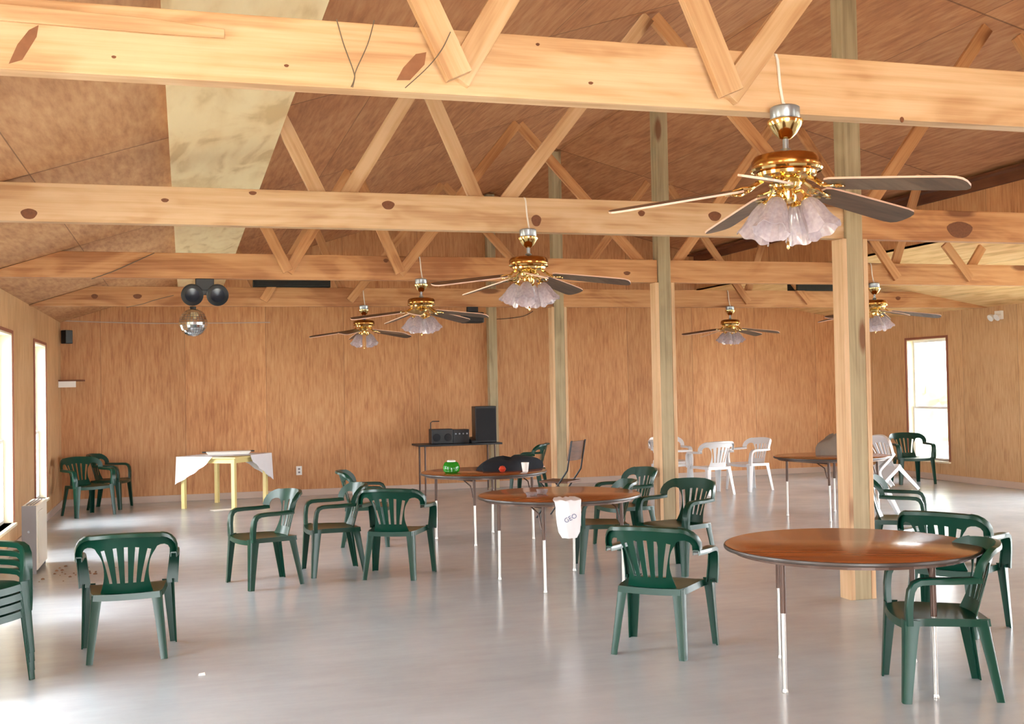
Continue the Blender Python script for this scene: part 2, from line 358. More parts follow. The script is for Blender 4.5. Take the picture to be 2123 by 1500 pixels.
def window(x_in, x_out, a, b):
    """sash window in a side wall: x_in is the room face"""
    global wi; wi += 1
    s = 1 if x_in > x_out else -1          # room side
    root = empty('window_%d' % wi, (x_in, a, WZ0), 0, kind='structure'); W = b-a; H = WZ1-WZ0
    X = lambda t: -s*t                     # t metres into the wall
    def bx(y0, z0, y1, z1, t0, t1): return ((min(X(t0), X(t1)), y0, z0), (max(X(t0), X(t1)), y1, z1))
    mb = MB()
    for q in (bx(0, 0, .018, H, -.005, .15), bx(W-.018, 0, W, H, -.005, .15), bx(.018, H-.018, W-.018, H, -.005, .15)): mb.box(*q)
    mb.build('jamb', M['cream'], root)
    MB().box(*bx(-.03, -.03, W+.03, 0, -.04, .15)).build('window_sill', M['cream'], root, bevel=.004)
    mb = MB(); c = .035
    for q in (bx(-c, 0, -.0, H+c, -.018, -.002), bx(W+.0, 0, W+c, H+c, -.018, -.002), bx(0, H, W, H+c, -.018, -.002)): mb.box(*q)
    mb.build('window_casing', M['red_trim'], root, bevel=.003)
    hm = H*.43
    for z0, z1, t in ((0, hm+.02, .085), (hm-.02, H-.018, .115)):
        f = MB(); e = .035
        for q in (bx(.018, z0, .018+e, z1, t, t+.025), bx(W-.018-e, z0, W-.018, z1, t, t+.025), bx(.018+e, z0, W-.018-e, z0+e, t, t+.025), bx(.018+e, z1-e, W-.018-e, z1, t, t+.025)): f.box(*q)
        so = f.build('sash', M['sash'], root)
        MB().box(*bx(.018+e, z0+e, W-.018-e, z1-e, t+.010, t+.013)).build('pane', M['pane'], so)
for a, b in WINL: window(XL, XL-.15, a, b)
for a, b in WINR: window(XR, XR+.15, a, b)
# hazy shrub outside the right window
mb = MB()
for i in range(26):
    a = random.uniform(0, 2*PI); p = Vector((13.9+random.gauss(0, .35), 17.9+random.gauss(0, .35), 1.1+random.gauss(0, .35)))
    mb.lathe([(.001, -.22), (.15, -.12), (.2, 0), (.15, .12), (.001, .2)], 7, p, Euler((a, a*2, a)).to_matrix().to_4x4(), caps=False)
sh = empty('shrub', (13.9, 17.9, -.12), 0, 'pale green shrub outside the window in the right wall', 'shrub')
o = mb.build('foliage', M['leaf'], sh); o.location = (-13.9, -17.9, .12)
o = MB().tube([(0, 0, 0), (.03, .02, .6), (0, 0, 1.2)], [.05, .04, .02]).build('stem', M['brown_wood'], sh)

# ------------------------------------------------------------ trusses and posts
def board(name, p, q, Y, wd, th, mat, parent, ends=None):
    """board between two (x,z) points, its local x along the board"""
    p = Vector((p[0], Y, p[1])); q = Vector((q[0], Y, q[1])); d = q-p; L_ = d.length
    h = wd/2
    poly = [(-L_/2, -h), (L_/2, -h), (L_/2, h), (-L_/2, h)] if not ends else ends(L_, h)
    o = MB().prism(poly, -th/2, th/2).build(name, mat, parent, bevel=.003)
    o.location = (p+q)/2; o.rotation_euler = (0, -math.atan2(d.z, d.x), 0); return o
TL = ['nearest roof truss, pale pine bottom chord crossing the top of the view', 'second roof truss back, pine chord resting on the nearest post',
      'third roof truss back, pine chord with the black spotlights below it', 'farthest roof truss, low pine chord just in front of the back wall']
CH = .24
def zroof(x):
    if x <= XP: return zr(x)
    if x <= XB: return HR-(x-XP)*(HR-HBT)/(XB-XP)
    return HBB-(x-XB)*(HBB-HW)/(XR-XB)
for i, Y in enumerate(TY):
    t = empty('roof_truss', (0, 0, 0), 0, TL[i], 'roof truss', 'pine roof trusses spanning the hall')
    z0, z1 = HC, HC+CH
    cl = XL+(z1-HW)/((HR-HW)/(XP-XL)); crr = XR-(z1-HW)/((HBB-HW)/(XR-XB))
    def chord(poly, cx):
        o = MB().prism([(x-cx, z-(z0+z1)/2) for x, z in poly], -.045, .045).build('bottom_chord', M['pine_falloff'] if i > 1 or (i == 1 and cx > XP) else M['pine'], t, bevel=.004)
        o.location = (cx, Y, (z0+z1)/2)
    if i == 0:                        # the nearest one has no post inside the view
        chord([(XL+.002, z0), (XR-.002, z0), (XR-.002, HW-.005), (crr, z1), (cl, z1), (XL+.002, HW-.005)], (XL+XR)/2)
    else:
        chord([(XL+.002, z0), (XP-.072, z0), (XP-.072, z1), (cl, z1), (XL+.002, HW-.005)], (XL+XP)/2)
        chord([(XP+.072, z0), (XR-.002, z0), (XR-.002, HW-.005), (crr, z1), (XP+.072, z1)], (XR+XP)/2)
    lo = z0+.07
    webs = [((.97, lo), (.635, 0), -1), ((.97, lo), (1.58, 0), 0), ((2.06, lo), (1.62, 0), -1), ((2.06, lo), (3.30, 0), 0),
            ((4.80, lo+.03), (3.36, 0), -1), ((5.0, lo+.03), (6.3, 0), -1), ((7.76, lo), (6.55, 0), 0), ((7.76, lo), (8.2, 0), -1),
            ((8.74, lo), (8.40, -1), 0), ((8.74, lo), (9.02, 0), -1)]
    for (a, b, k) in webs:
        if i == 0 and a[0] > 6: pass
        zt = zroof(b[0])-.03 if b[1] == 0 else 3.2
        top = (b[0], zt)
        wd = .10
        if i == 0:   # on the near truss the webs lap over the face of the chord
            off = -.045-.02-(.04 if k == -1 else 0); bot = (a[0], z0+.05)
            if k == 0: off = -.045-.021
        else:
            off = -.045-.021 if k == 0 else .045+.021; bot = a
            if i == 1: off = .045+.021+(.04 if k == -1 else 0)
            if i == 2 and k == -1 and a[0] < 3: off = -.045-.021-.04
        # pointed lower end
        board('web', bot, top, Y+off, wd, .04, M['pine_falloff'] if i > 1 or (i == 1 and a[0] > 4) else M['pine'], t)
# bark stains on the near chord
for (pts, kk) in (([(18, 132), (46, 124), (76, 76), (80, 52), (60, 62), (36, 92)], 0), ([(822, 166), (850, 166), (880, 134), (884, 108), (862, 112), (836, 140)], 1)):
    P = [on_y(x, y, TY[0]-.0462) for x, y in pts]
    o = MB().prism([(p.x, p.z) for p in P], TY[0]-.0465, TY[0]-.045).build('bark_stain', M['bark'], [c for c in COL.objects if c.name == 'roof_truss'][0])
    o['label'] = 'brown slanting bark stain'
P = [on_y(x, y, TY[0]-.06) for x, y in [(-60, 2), (300, 36), (466, 60), (466, 79), (330, 70), (120, 52), (-60, 36)]]
MB().prism([(p.x, p.z) for p in P], TY[0]-.062, TY[0]-.046).build('splice_board', M['pine'], [c for c in COL.objects if c.name == 'roof_truss'][0], bevel=.003)
M['knot'] = plain('wood_knot', S(116, 68, 38), .6, var=.45, scale=60)
TR = [c for c in COL.objects if c.name.startswith('roof_truss')]
for i, x, y, a, b in ((0, 103, 35, 7, 4), (0, 236, 118, 5, 3), (0, 594, 136, 5, 3), (0, 1225, 172, 5, 3), (0, 1115, 92, 4, 3), (0, 1870, 248, 4, 6), (1, 60, 443, 17, 11), (1, 342, 415, 8, 4), (1, 524, 400, 8, 4), (1, 805, 425, 13, 9),
                      (1, 1112, 457, 10, 12), (1, 1330, 442, 7, 6), (1, 1482, 448, 13, 10), (1, 1760, 450, 7, 6), (1, 1990, 476, 26, 17), (2, 800, 540, 5, 4), (2, 1300, 566, 7, 4), (3, 196, 614, 7, 5), (3, 285, 614, 9, 5), (3, 1862, 618, 5, 4)):
    Yk = TY[i]-.0462; c0 = on_y(x, y, Yk); rx = (on_y(x+a, y, Yk)-c0).length; rz = (on_y(x, y+b, Yk)-c0).length
    MB().prism([(c0.x+rx*math.cos(q)*(1+.1*math.sin(3*q)), c0.z+rz*math.sin(q)) for q in [2*PI*k/18 for k in range(18)]], TY[i]-.0466, TY[i]-.045).build('knot', M['knot'], TR[i])
PL = ['nearest post, grey timber between two pine boards behind the front table', 'second post back, beside the round table with the white bag on it',
      'third post back, pale timber in front of the back wall', 'farthest post, grey timber against the back wall behind the tall black speaker']
for i, Y in enumerate(TY[1:]+[YB-.085]):
    p = empty('wooden_post', (XP, Y, 0), 0, PL[i], 'post', 'timber posts along the ridge')
    ht = HR-.04
    MB().box((-.07, -.07, 0), (.07, .07, ht)).build('core_post', M['grey_post'], p, bevel=.004)
    if i < 3:
        MB().box((-.109, -.073, 0), (-.071, .073, HC-.002)).build('side_board', M['pine_post'], p, bevel=.003)
        MB().box((.071, -.073, 0), (.109, .073, HC-.002)).build('side_board', M['pine_post'], p, bevel=.003)

# ------------------------------------------------------------ stacking garden chair (front is local +y)
def yb(u, z): return -.19-.105*(z-.42)/.37 + .125*(abs(u)/.29)**2.2
def chair_meshes(mat):
    out = {}
    mb = MB(); n = 12; g = []          # seat: dished slab with a turned-down rim
    for j in range(n+1):
        v = -1+2*j/n; row = []
        for i in range(n+1):
            u = -1+2*i/n
            hw = .205+.035*(v+1)/2; x = u*hw*(1-.06*max(0, abs(v)-.7)/.3*abs(u)); y = v*.215+.005 + (.02*(1-u*u) if v > 0 else 0)*max(0, v)
            z = .415-.014*(1-u*u)*(1-v*v*.6)-.022*max(0, v-.6)**1.5*4*.6+.004*v
            row.append((x, y, z))
        g.append(row)
    mb.loft(g, closed=False, caps=False)
    ring = [g[0][i] for i in range(n+1)]+[g[j][n] for j in range(1, n+1)]+[g[n][i] for i in range(n-1, -1, -1)]+[g[j][0] for j in range(n-1, 0, -1)]
    low = [(x*1.02, y*1.02, z-.035) for x, y, z in ring]
    mb.loft([ring, low], closed=True, caps=False)
    out['seat'] = mb.mesh('seat', mat, smooth=True, solid=-.004, weld=True)
    # backrest: fan of slats under a wide rounded rim that runs out to the arms
    mb = MB(); rows = 16
    def E(v): return .160-.028*math.sin(PI*min(1, v*1.05))**1+(.022*max(0, (v-.72)/.28)**2)
    lines_top, lines_bot = (.144, .069, 0), (.086, .045, 0)
    def cols(v):
        wsl = .0085+.0035*v; c = []
        for a, b in zip(lines_top, lines_bot):
            m_ = b+(a-b)*max(0, v)**1.5; c.append(m_)
        e = E(v); L_ = [-e]
        for k in (0, 1): L_ += [-c[k]-wsl, -c[k]+wsl]
        L_ += [-wsl, wsl]
        for k in (1, 0): L_ += [c[k]-wsl, c[k]+wsl]
        return L_+[e]
    def P(u, z): return (u, yb(u, z), z)
    G = []
    for j in range(rows+1):
        v = j/rows; r_ = []
        for u in cols(v):
            z = .40+v*.295+.036*(1-(u/max(E(v), .01))**2)*v**3
            r_.append(P(u, z))
        G.append(r_)
    idx = lambda j, i: j*12+i
    fs = []
    for j in range(rows):
        for i in range(11):
            if i % 2 == 1 and 4 <= j < rows-1: continue
            fs.append((idx(j, i), idx(j, i+1), idx(j+1, i+1), idx(j+1, i)))
    mb.add([p for r_ in G for p in r_], fs)
    # rim band
    inner = [(.262, .640), (.262, .672), (.250, .694), (.228, .706), (.203, .706), (.186, .699)]
    outer = [(.302, .645), (.302, .688), (.292, .722), (.272, .750), (.246, .770), (.215, .781)]
    top = cols(1); tz = [.40+.295+.036*(1-(u/E(1))**2) for u in top]
    I = [(-a, b) for a, b in inner]+list(zip(top, tz))+[(a, b) for a, b in reversed(inner)]
    mid = [(u*1.13, .792-.05*(abs(u)/.18)**2*.25) for u in top]
    O = [(-a, b) for a, b in outer]+mid+[(a, b) for a, b in reversed(outer)]
    Ir = [P(*p) for p in I]; Or = [P(*p) for p in O]
    Mr = [P((a[0]+b[0])/2, (a[1]+b[1])/2) for a, b in zip(I, O)]
    Lr = [(x*.995, y-.020, z-.004) for x, y, z in Or]; Lr2 = [(x*.99, y-.024, z-.022) for x, y, z in Or]
    mb.loft([Ir, Mr, Or, Lr, Lr2], closed=False, caps=False)
    # rear apron below the seat edge
    bot = G[0]; b2 = [(x*.97, y+.012, z-.022) for x, y, z in bot]
    mb.loft([bot, b2], closed=False, caps=False)
    out['backrest'] = mb.mesh('backrest', mat, smooth=True, solid=-.005, weld=True)
    # armrest with its front post
    for s in (-1, 1):
        c = [(.282, -.155, .640), (.286, -.09, .636), (.290, 0, .634), (.292, .09, .634), (.292, .150, .630), (.290, .185, .612), (.287, .205, .575), (.282, .214, .51), (.276, .216, .45), (.272, .214, .395)]
        wd = [.038, .046, .054, .058, .060, .062, .064, .068, .072, .074]; rings = []
        for i, p in enumerate(c):
            a = Vector(c[max(i-1, 0)]); b_ = Vector(c[min(i+1, len(c)-1)]); d = (b_-a).normalized(); nrm = Vector((1, 0, 0)).cross(d).normalized()
            h = wd[i]/2; th = .026; p = Vector(p); R_ = []
            for (q, r_) in ((-h, 0), (-h*.8, .006), (h*.8, .006), (h, 0), (h, -th), (h*.8, -th), (h*.8, -.002), (-h*.8, -.002), (-h*.8, -th), (-h, -th)):
                v = p+Vector((q, 0, 0))+nrm*r_; R_.append((v.x*s, v.y, v.z))
            rings.append(R_)
        out['armrest%d' % s] = MB().loft(rings).mesh('armrest', mat, smooth=True)
    # legs: rounded angle section, wide at the seat and tapering to the foot
    def leg(tp, ft, sx, sy, wt, wf):
        rings = []
        for k in range(7):
            t_ = k/6; w_ = wt+(wf-wt)*t_**.8; cx = tp[0]+(ft[0]-tp[0])*t_; cy = tp[1]+(ft[1]-tp[1])*t_; z = tp[2]*(1-t_)
            th = .009; R_ = []
            pts = [(0, w_), (0, w_*.25), (w_*.07, w_*.07), (w_*.25, 0), (w_, 0), (w_, th), (w_*.28, th), (th, w_*.28), (th, w_)]
            for (a, b_) in pts: R_.append((cx-sx*(a-w_*.3), cy-sy*(b_-w_*.3), z))
            rings.append(R_)
        return MB().loft(rings).mesh('leg', mat, smooth=True)
    k = 0
    for sx in (-1, 1):
        out['leg%d' % k] = leg((sx*.262, .205, .42), (sx*.285, .235, 0), sx, 1, .078, .044); k += 1
        out['leg%d' % k] = leg((sx*.190, -.185, .41), (sx*.228, -.255, 0), sx, -1, .068, .042); k += 1
    return out
CHM = {'green': chair_meshes(M['green']), 'white': chair_meshes(M['white_plastic'])}
def new_chair(kind):
    r = empty('plastic_chair')
    for k, me in CHM[kind].items():
        o = bpy.data.objects.new(k.rstrip('-0123456789'), me); COL.objects.link(o); o.parent = r
    return r
PROTO = {}
def chair(kind, x, y, deg, label, z=0, tilt=0, group=None, tiltax='x'):
    if kind not in PROTO: c = PROTO[kind] = new_chair(kind)
    else: c = copy_tree(PROTO[kind])
    c.location = (x, y, z)
    c.rotation_mode = 'XYZ'
    m = Matrix.Rotation(math.radians(deg), 4, 'Z') @ Matrix.Rotation(math.radians(tilt), 4, 'X')
    c.rotation_euler = m.to_euler()
    tag(c, label, 'chair', group or ('green plastic armchairs around the hall' if kind == 'green' else 'white plastic armchairs by the back wall')); return c
chair('green', -.36, 7.61, .7, 'green plastic armchair standing alone at front left, its back to us')
chair('green', .65, 9.90, 107, 'green plastic armchair facing left, shiny back, leftmost of the group near the middle')
chair('green', 1.29, 10.30, 93, 'green plastic armchair facing left, tucked between its two neighbours left of the middle')
chair('green', 1.80, 9.87, -27, 'green plastic armchair seen from behind, right of the group left of the middle')
chair('green', 1.86, 12.0, -100, 'green plastic armchair turned right towards the table with the green jar')
chair('green', 2.85, 6.50, -43, 'green plastic armchair seen from behind, in front of the table with the white bag')
chair('green', 3.62, 9.52, 76, 'green plastic armchair pushed half under the table with the white bag')
chair('green', 4.20, 9.17, 113, 'green plastic armchair facing left at the right of the table with the bag')
chair('green', 4.35, 10.75, 96, 'green plastic armchair half hidden behind the far right side of the bag table')
chair('green', 4.88, 6.34, -58, 'green plastic armchair behind the front round table, its slotted back showing above the top')
chair('green', 3.84, 5.12, 66, 'green plastic armchair tucked under the right side of the front round table')
chair('green', 6.13, 8.66, -128, 'green plastic armchair half hidden behind the nearest post, facing right')
chair('green', 11.10, 15.35, 168, 'green plastic armchair in front of the bright window in the right wall')
chair('green', -1.30, 16.45, -146, 'green plastic armchair facing us in the back left corner')
chair('green', -1.05, 17.35, -104, 'green plastic armchair turned right, behind the other one in the back left corner')
chair('green', 5.02, 16.3, 60, 'green plastic armchair with clothes on it, against the back wall behind the jar table')
for k, lb in enumerate(('lowest green plastic armchair of the stack at the left edge', 'second from the floor in the stack of green armchairs at the left edge', 'third from the floor in the stack of green armchairs at the left edge', 'topmost green plastic armchair of the stack at the left edge')):
    chair('green', -1.23, 7.03, -128, lb, z=.052*k, group='green armchairs stacked at the left edge')
chair('white', 7.55, 15.25, 8, 'white plastic armchair seen from behind, middle of the white group by the back wall')
chair('white', 7.22, 16.0, -80, 'white plastic armchair leftmost of the white group, facing right')
chair('white', 8.35, 15.55, 100, 'white plastic armchair facing left, rightmost of the white group')
chair('white', 7.55, 16.75, 178, 'white plastic armchair farthest back of the white group')
chair('white', 8.60, 12.28, 98, 'white plastic armchair tipped forward against the far brown table, right of the nearest post', z=.135, tilt=-35)

# ------------------------------------------------------------ round folding tables
def table_proto():
    t = empty('round_table'); R_ = .69; Ht = .74
    MB().lathe([(R_-.006, Ht-.004), (R_-.012, Ht)], 72).lathe([(R_-.006, Ht-.022), (R_-.006, Ht-.004)], 72, caps=False).add([], []).build('tabletop', M['table_top'], t, smooth=True)
    MB().lathe([(R_-.006, Ht-.024), (R_, Ht-.022), (R_+.003, Ht-.013), (R_, Ht-.004), (R_-.006, Ht-.002)], 72, caps=False).build('edge_band', M['band'], t, smooth=True)
    MB().lathe([(R_-.05, Ht-.045), (R_-.05, Ht-.023)], 60).lathe([(R_-.075, Ht-.045), (R_-.075, Ht-.023)], 60, caps=False).build('apron', M['brown_metal'], t)
    for sx in (-1, 1):
        MB().tube([(sx*.38, -.36, Ht-.06), (sx*.38, .36, Ht-.06)], .012).tube([(sx*.38, -.345, .50), (sx*.38, -.30, .62), (sx*.38, -.36+.2, Ht-.06)], .007).build('leg_brace', M['brown_metal'], t, smooth=True)
        for sy in (-1, 1):
            l = MB().tube([(sx*.38, sy*.37, Ht-.05), (sx*.38, sy*.375, .42)], .016, 12).build('leg', M['brown_metal'], t, smooth=True)
            MB().tube([(sx*.38, sy*.375, .43), (sx*.38, sy*.38, .012)], .0125, 12).lathe([(.016, 0), (.017, .004), (.013, .02)], 12, (sx*.38, sy*.38, 0)).build('leg_extension', M['chrome'], l, smooth=True)
    return t
tp = table_proto()
for i, (x, y, deg, lb) in enumerate([(3.56, 5.50, -28, 'round brown folding table in front of the nearest post, bare top'),
        (3.04, 9.02, 13, 'round brown folding table with a white bag hanging over its edge'),
        (3.13, 11.85, 20, 'round brown folding table with a green jar and dark clothes on it'),
        (7.58, 12.05, 10, 'round brown folding table farthest right, partly behind the nearest post')]):
    t = tp if i == 0 else copy_tree(tp)
    t.location = (x, y, 0); t.rotation_euler = (0, 0, math.radians(deg)); tag(t, lb, 'table', 'round brown folding tables')

# white bag with blue print hanging over the near edge of the second table
def hang_bag():
    c = Vector((3.04, 9.02, 0)); d = Vector((.02, -1, 0)).normalized()
    e = on_y(1172, 1040, 8.1); ang = math.atan2(-.72, -.165)
    b = empty('plastic_bag', (3.04, 9.02, .002), ang, 'white bag with blue print draped over the edge of the round table', 'bag')
    mb = MB(); rows = []
    prof = [(.38, .747, .06), (.45, .752, .085), (.55, .753, .10), (.63, .753, .11), (.698, .750, .108), (.708, .738, .105), (.712, .70, .10), (.716, .64, .10), (.718, .57, .095), (.715, .50, .085), (.712, .455, .06)]
    for (r_, z, hw) in prof:
        row = []
        for k in range(11):
            u = -1+k/5; row.append((r_+.008*math.sin(u*7+z*20)+ .01*math.cos(u*3) - .02*u*u*(1 if z < .7 else .6), u*hw+.03*(.75-z), z+(.004*math.sin(u*9) if z > .74 else 0)))
        rows.append(row)
    mb.loft(rows, closed=False, caps=False); mb.build('bag_body', M['white_cloth'], b, smooth=True, solid=.006)
    tx = bpy.data.curves.new('print', 'FONT'); tx.body = 'GEO'; tx.size = .052; tx.extrude = .001; tx.align_x = 'CENTER'
    o = bpy.data.objects.new('print', tx); COL.objects.link(o)
    dg = bpy.context.evaluated_depsgraph_get(); me = bpy.data.meshes.new_from_object(o.evaluated_get(dg)); bpy.data.objects.remove(o)
    me.materials.clear(); me.materials.append(M['blue_ink'])
    o = bpy.data.objects.new('printed_word', me); COL.objects.link(o); o.parent = b
    o.location = (.742, .02, .60); o.rotation_euler = Euler((PI/2, 0, PI/2), 'XYZ'); o.rotation_euler = (Matrix.Rotation(PI/2, 3, 'Z') @ Matrix.Rotation(PI/2, 3, 'X') @ Matrix.Rotation(.45, 3, 'Z')).to_euler()
    o['label'] = 'slanting blue lettering'
hang_bag()
def item(name, mb, mat, label, cat, loc=(0, 0, 0), rz=0, **kw):
    o = mb.build(name, mat, **kw); o.location = loc; o.rotation_euler = (0, 0, rz); return tag(o, label, cat)
item('glass_dish', MB().lathe([(.001, .003), (.035, .003), (.05, .03), (.054, .03), (.04, 0), (.001, 0)], 20, caps=False), M['dish_glass'], 'small clear glass dish on the table with the white bag, left one', 'dish', (2.77, 8.93, .741), smooth=True)
item('glass_dish', MB().lathe([(.001, .003), (.03, .003), (.05, .04), (.054, .04), (.035, 0), (.001, 0)], 20, caps=False), M['dish_glass'], 'small clear glass dish on the table with the white bag, nearest the bag', 'dish', (2.90, 9.05, .741), smooth=True)
item('metal_spoon', MB().tube([(-.09, 0, .006), (0, 0, .008), (.04, 0, .006)], [.004, .004, .005]).lathe([(.001, 0), (.016, .004), (.001, .01)], 12, (.055, 0, 0)), M['chrome'], 'small metal spoon between the two glass dishes', 'spoon', (2.84, 8.96, .741), .3)

# green jar and the clothes on the third table
j = empty('glass_jar', (2.74, 11.72, .741), 0, 'round green glass jar on the middle table, its small lid coloured white for a highlight', 'jar')
MB().lathe([(.06, 0), (.085, .02), (.09, .07), (.075, .11), (.06, .12)], 24).build('jar_body', M['green_glass'], j, smooth=True)
MB().lathe([(.045, .121), (.046, .135), (.036, .14)], 24).build('lid', M['paper'], j, smooth=True)  # white here stands for the highlight on top of the green jar
def lump(seedv, sx, sy, sz, n=18):
    rnd = random.Random(seedv); ph = [rnd.uniform(0, 6) for _ in range(8)]; rings = []
    for jx in range(8):
        t_ = jx/7; ring = []
        for k in range(n):
            a = 2*PI*k/n; r_ = math.cos(t_*PI/2*.97)**.55*(1+.18*math.sin(3*a+ph[0]+t_*2)+.1*math.sin(5*a+ph[1])); z = sz*math.sin(t_*PI/2)*(1+.2*math.sin(2*a+ph[2])*(t_))
            ring.append((sx*r_*math.cos(a), sy*r_*math.sin(a), max(0, z)))
        rings.append(ring)
    return MB().loft(rings)
item('black_jacket', lump(3, .36, .22, .13), M['black_cloth'], 'crumpled black jacket lying on the right half of the middle table', 'jacket', (3.42, 11.9, .741), .2, smooth=True)
item('paper_cup', MB().lathe([(.03, 0), (.042, .10)], 18), M['paper'], 'white cup among the dark clothes on the middle table', 'cup', (3.50, 11.5, .741), smooth=True)
item('red_ball', MB().lathe([(.001, 0), (.025, .008), (.04, .035), (.025, .064), (.001, .072)], 18, caps=False), M['red'], 'small red ball beside the black jacket on the middle table', 'ball', (3.26, 11.55, .741), smooth=True)
item('pink_cloth', lump(9, .2, .13, .07), plain('pink_cloth', S(214, 176, 160), .9, var=.1), 'pale pink cloth lying over the armchair seat at the back wall', 'cloth', (5.03, 16.3, .425), smooth=True)
item('grey_bundle', lump(5, .22, .18, .22), plain('grey_fabric', S(128, 116, 104), .9, var=.15), 'grey bundle on the far brown table next to the nearest post', 'bundle', (7.72, 12.2, .741), smooth=True)

# ------------------------------------------------------------ dark folding chair by the third post
fc = empty('folding_chair', (4.55, 13.45, 0), math.radians(46), 'dark brown folding chair seen from the side next to the third post', 'chair')
MB().box((-.2, -.2, .44), (.2, .2, .465)).build('seat', M['brown_wood'], fc, bevel=.008)
rows = [[(u*.2, -.24-.05*(z-.72)/.25+.03*u*u, z) for u in (-1, -.5, 0, .5, 1)] for z in (.72, .80, .88, .96)]
MB().loft(rows, closed=False, caps=False).build('backrest', M['brown_wood'], fc, solid=.014, smooth=True)
for s in (-1, 1):
    MB().tube([(s*.205, .24, 0), (s*.205, -.2, .60), (s*.205, -.27, .97)], .011).build('leg', M['black'], fc, smooth=True)
    MB().tube([(s*.19, -.24, 0), (s*.19, .19, .45)], .011).build('leg', M['black'], fc, smooth=True)

# ------------------------------------------------------------ yellow table with its cloth, back left
YT = Vector((.56, 16.85, 0)); ya = YAW*.6+PI/4
yt = empty('square_table', YT, ya, 'pale yellow square wooden table by the back wall', 'table')
hs = .475
MB().box((-hs, -hs, .715), (hs, hs, .74)).build('tabletop', M['yellow'], yt, bevel=.006)
mb = MB()
for s in (-1, 1): mb.box((-hs+.06, s*(hs-.06)-.01, .65), (hs-.06, s*(hs-.06)+.01, .715)).box((s*(hs-.06)-.01, -hs+.06, .65), (s*(hs-.06)+.01, hs-.06, .715))
mb.build('apron', M['yellow'], yt)
for sx in (-1, 1):
    for sy in (-1, 1): MB().box((sx*(hs-.06)-.028, sy*(hs-.06)-.028, 0), (sx*(hs-.06)+.028, sy*(hs-.06)+.028, .715)).build('leg', M['yellow'], yt, bevel=.004)
def cloth():
    # diamond table (corners left and right of the view); cloth covers the middle band and hangs at both side corners
    mb = MB(); z = .746; n = 12; e = hs+.008
    # local frame: table corners at (-,-)... view-left corner is local (-e, e), near corner (-e,-e), right (e,-e), far (e,e)
    Lc, Nc, Rc, Fc = Vector((-e, e, z)), Vector((-e, -e, z)), Vector((e, -e, z)), Vector((e, e, z))
    k = .62
    poly = [Lc, Lc.lerp(Nc, k), Rc.lerp(Nc, k), Rc, Rc.lerp(Fc, k), Lc.lerp(Fc, k)]
    mb.add(poly+[p-Vector((0, 0, .003)) for p in poly], [(0, 1, 2, 3), (0, 3, 4, 5)])
    for C_, A_, B_ in ((Lc, Nc, Fc), (Rc, Fc, Nc)):
        pts = [C_.lerp(A_, k*(1-i/n)) for i in range(n)]+[C_.lerp(B_, k*i/n) for i in range(n+1)]
        out = (C_-Vector((0, 0, z))).normalized(); rows = []
        for lv in range(6):
            row = []
            for i, p in enumerate(pts):
                s = abs(i-n)/n; drop = .40*max(0, 1-s)**.75
                side = ((A_ if i < n else B_)-C_); nrm = Vector((side.y, -side.x, 0)).normalized()
                if nrm.dot(out) < 0: nrm = -nrm
                q = p+nrm*.006+out*(.012*math.sin(i*1.9)*lv/5+.03*lv/5*(1-s)); q = Vector((q.x, q.y, z-drop*lv/5)); row.append(q)
            rows.append(row)
        mb.loft(rows, closed=False, caps=False)
    o = mb.build('tablecloth', M['white_cloth'], smooth=True); o.location = YT; o.rotation_euler = (0, 0, ya)
    tag(o, 'white cloth hanging over both side corners of the yellow table', 'tablecloth')
cloth()
pt = empty('serving_tray', YT+Vector((.05, 0, .75)), 0, 'long white tray with dark ends on the yellow table', 'tray')
MB().loft([[(x*.28, y*.10, 0) for x, y in ((-1, -1), (1, -1), (1, 1), (-1, 1))], [(x*.32, y*.14, .045) for x, y in ((-1, -1), (1, -1), (1, 1), (-1, 1))]]).build('dish', M['paper'], pt, bevel=.006)
for s in (-1, 1): MB().box((s*.34-.03, -.05, .03), (s*.34+.03, .05, .048)).build('handle', M['black'], pt, bevel=.004)

# ------------------------------------------------------------ sound equipment on its table
ST = Vector((4.13, 17.25, 0))
s_ = empty('side_table', ST, 0, 'narrow dark table carrying the sound equipment at the back wall', 'table')
MB().box((-.67, -.28, .755), (.67, .28, .785)).build('tabletop', M['black'], s_, bevel=.004)
for sx in (-1, 1):
    for sy in (-1, 1): MB().tube([(sx*.56, sy*.22, 0), (sx*.56, sy*.22, .755)], .014).build('leg', M['brown_metal'], s_, smooth=True)
sp = empty('loudspeaker', (4.58, 17.25, .786), math.radians(-4), 'tall black loudspeaker standing on the dark side table', 'speaker')
MB().box((-.17, -.16, 0), (.17, .16, .57)).build('cabinet', M['black'], sp, bevel=.008)
MB().box((-.155, -.168, .03), (.155, -.161, .54)).build('grille', M['grille'], sp, bevel=.002)
bb = empty('boom_box', (3.86, 17.2, .786), 0, 'wide black portable stereo with a raised handle on the side table', 'stereo')
MB().box((-.17, -.11, 0), (.17, .11, .23)).build('body', M['black'], bb, bevel=.01)
for s in (-1, 1): MB().lathe([(.001, 0), (.055, .002), (.06, .008), (.05, .012)], 20, (0, 0, 0), Matrix.Translation((s*.09, -.11, .10)) @ Matrix.Rotation(PI/2, 4, 'X')).build('speaker_cone', M['grille'], bb, smooth=True)
MB().tube([(-.16, 0, .22), (-.16, 0, .33), (-.13, 0, .35), (-.02, 0, .35)], .008).build('handle', M['black'], bb, smooth=True)
am = empty('amplifier', (4.165, 17.22, .786), 0, 'black amplifier case between the stereo and the loudspeaker', 'amplifier')
MB().box((-.13, -.13, 0), (.13, .13, .215)).build('case', M['black'], am, bevel=.006)
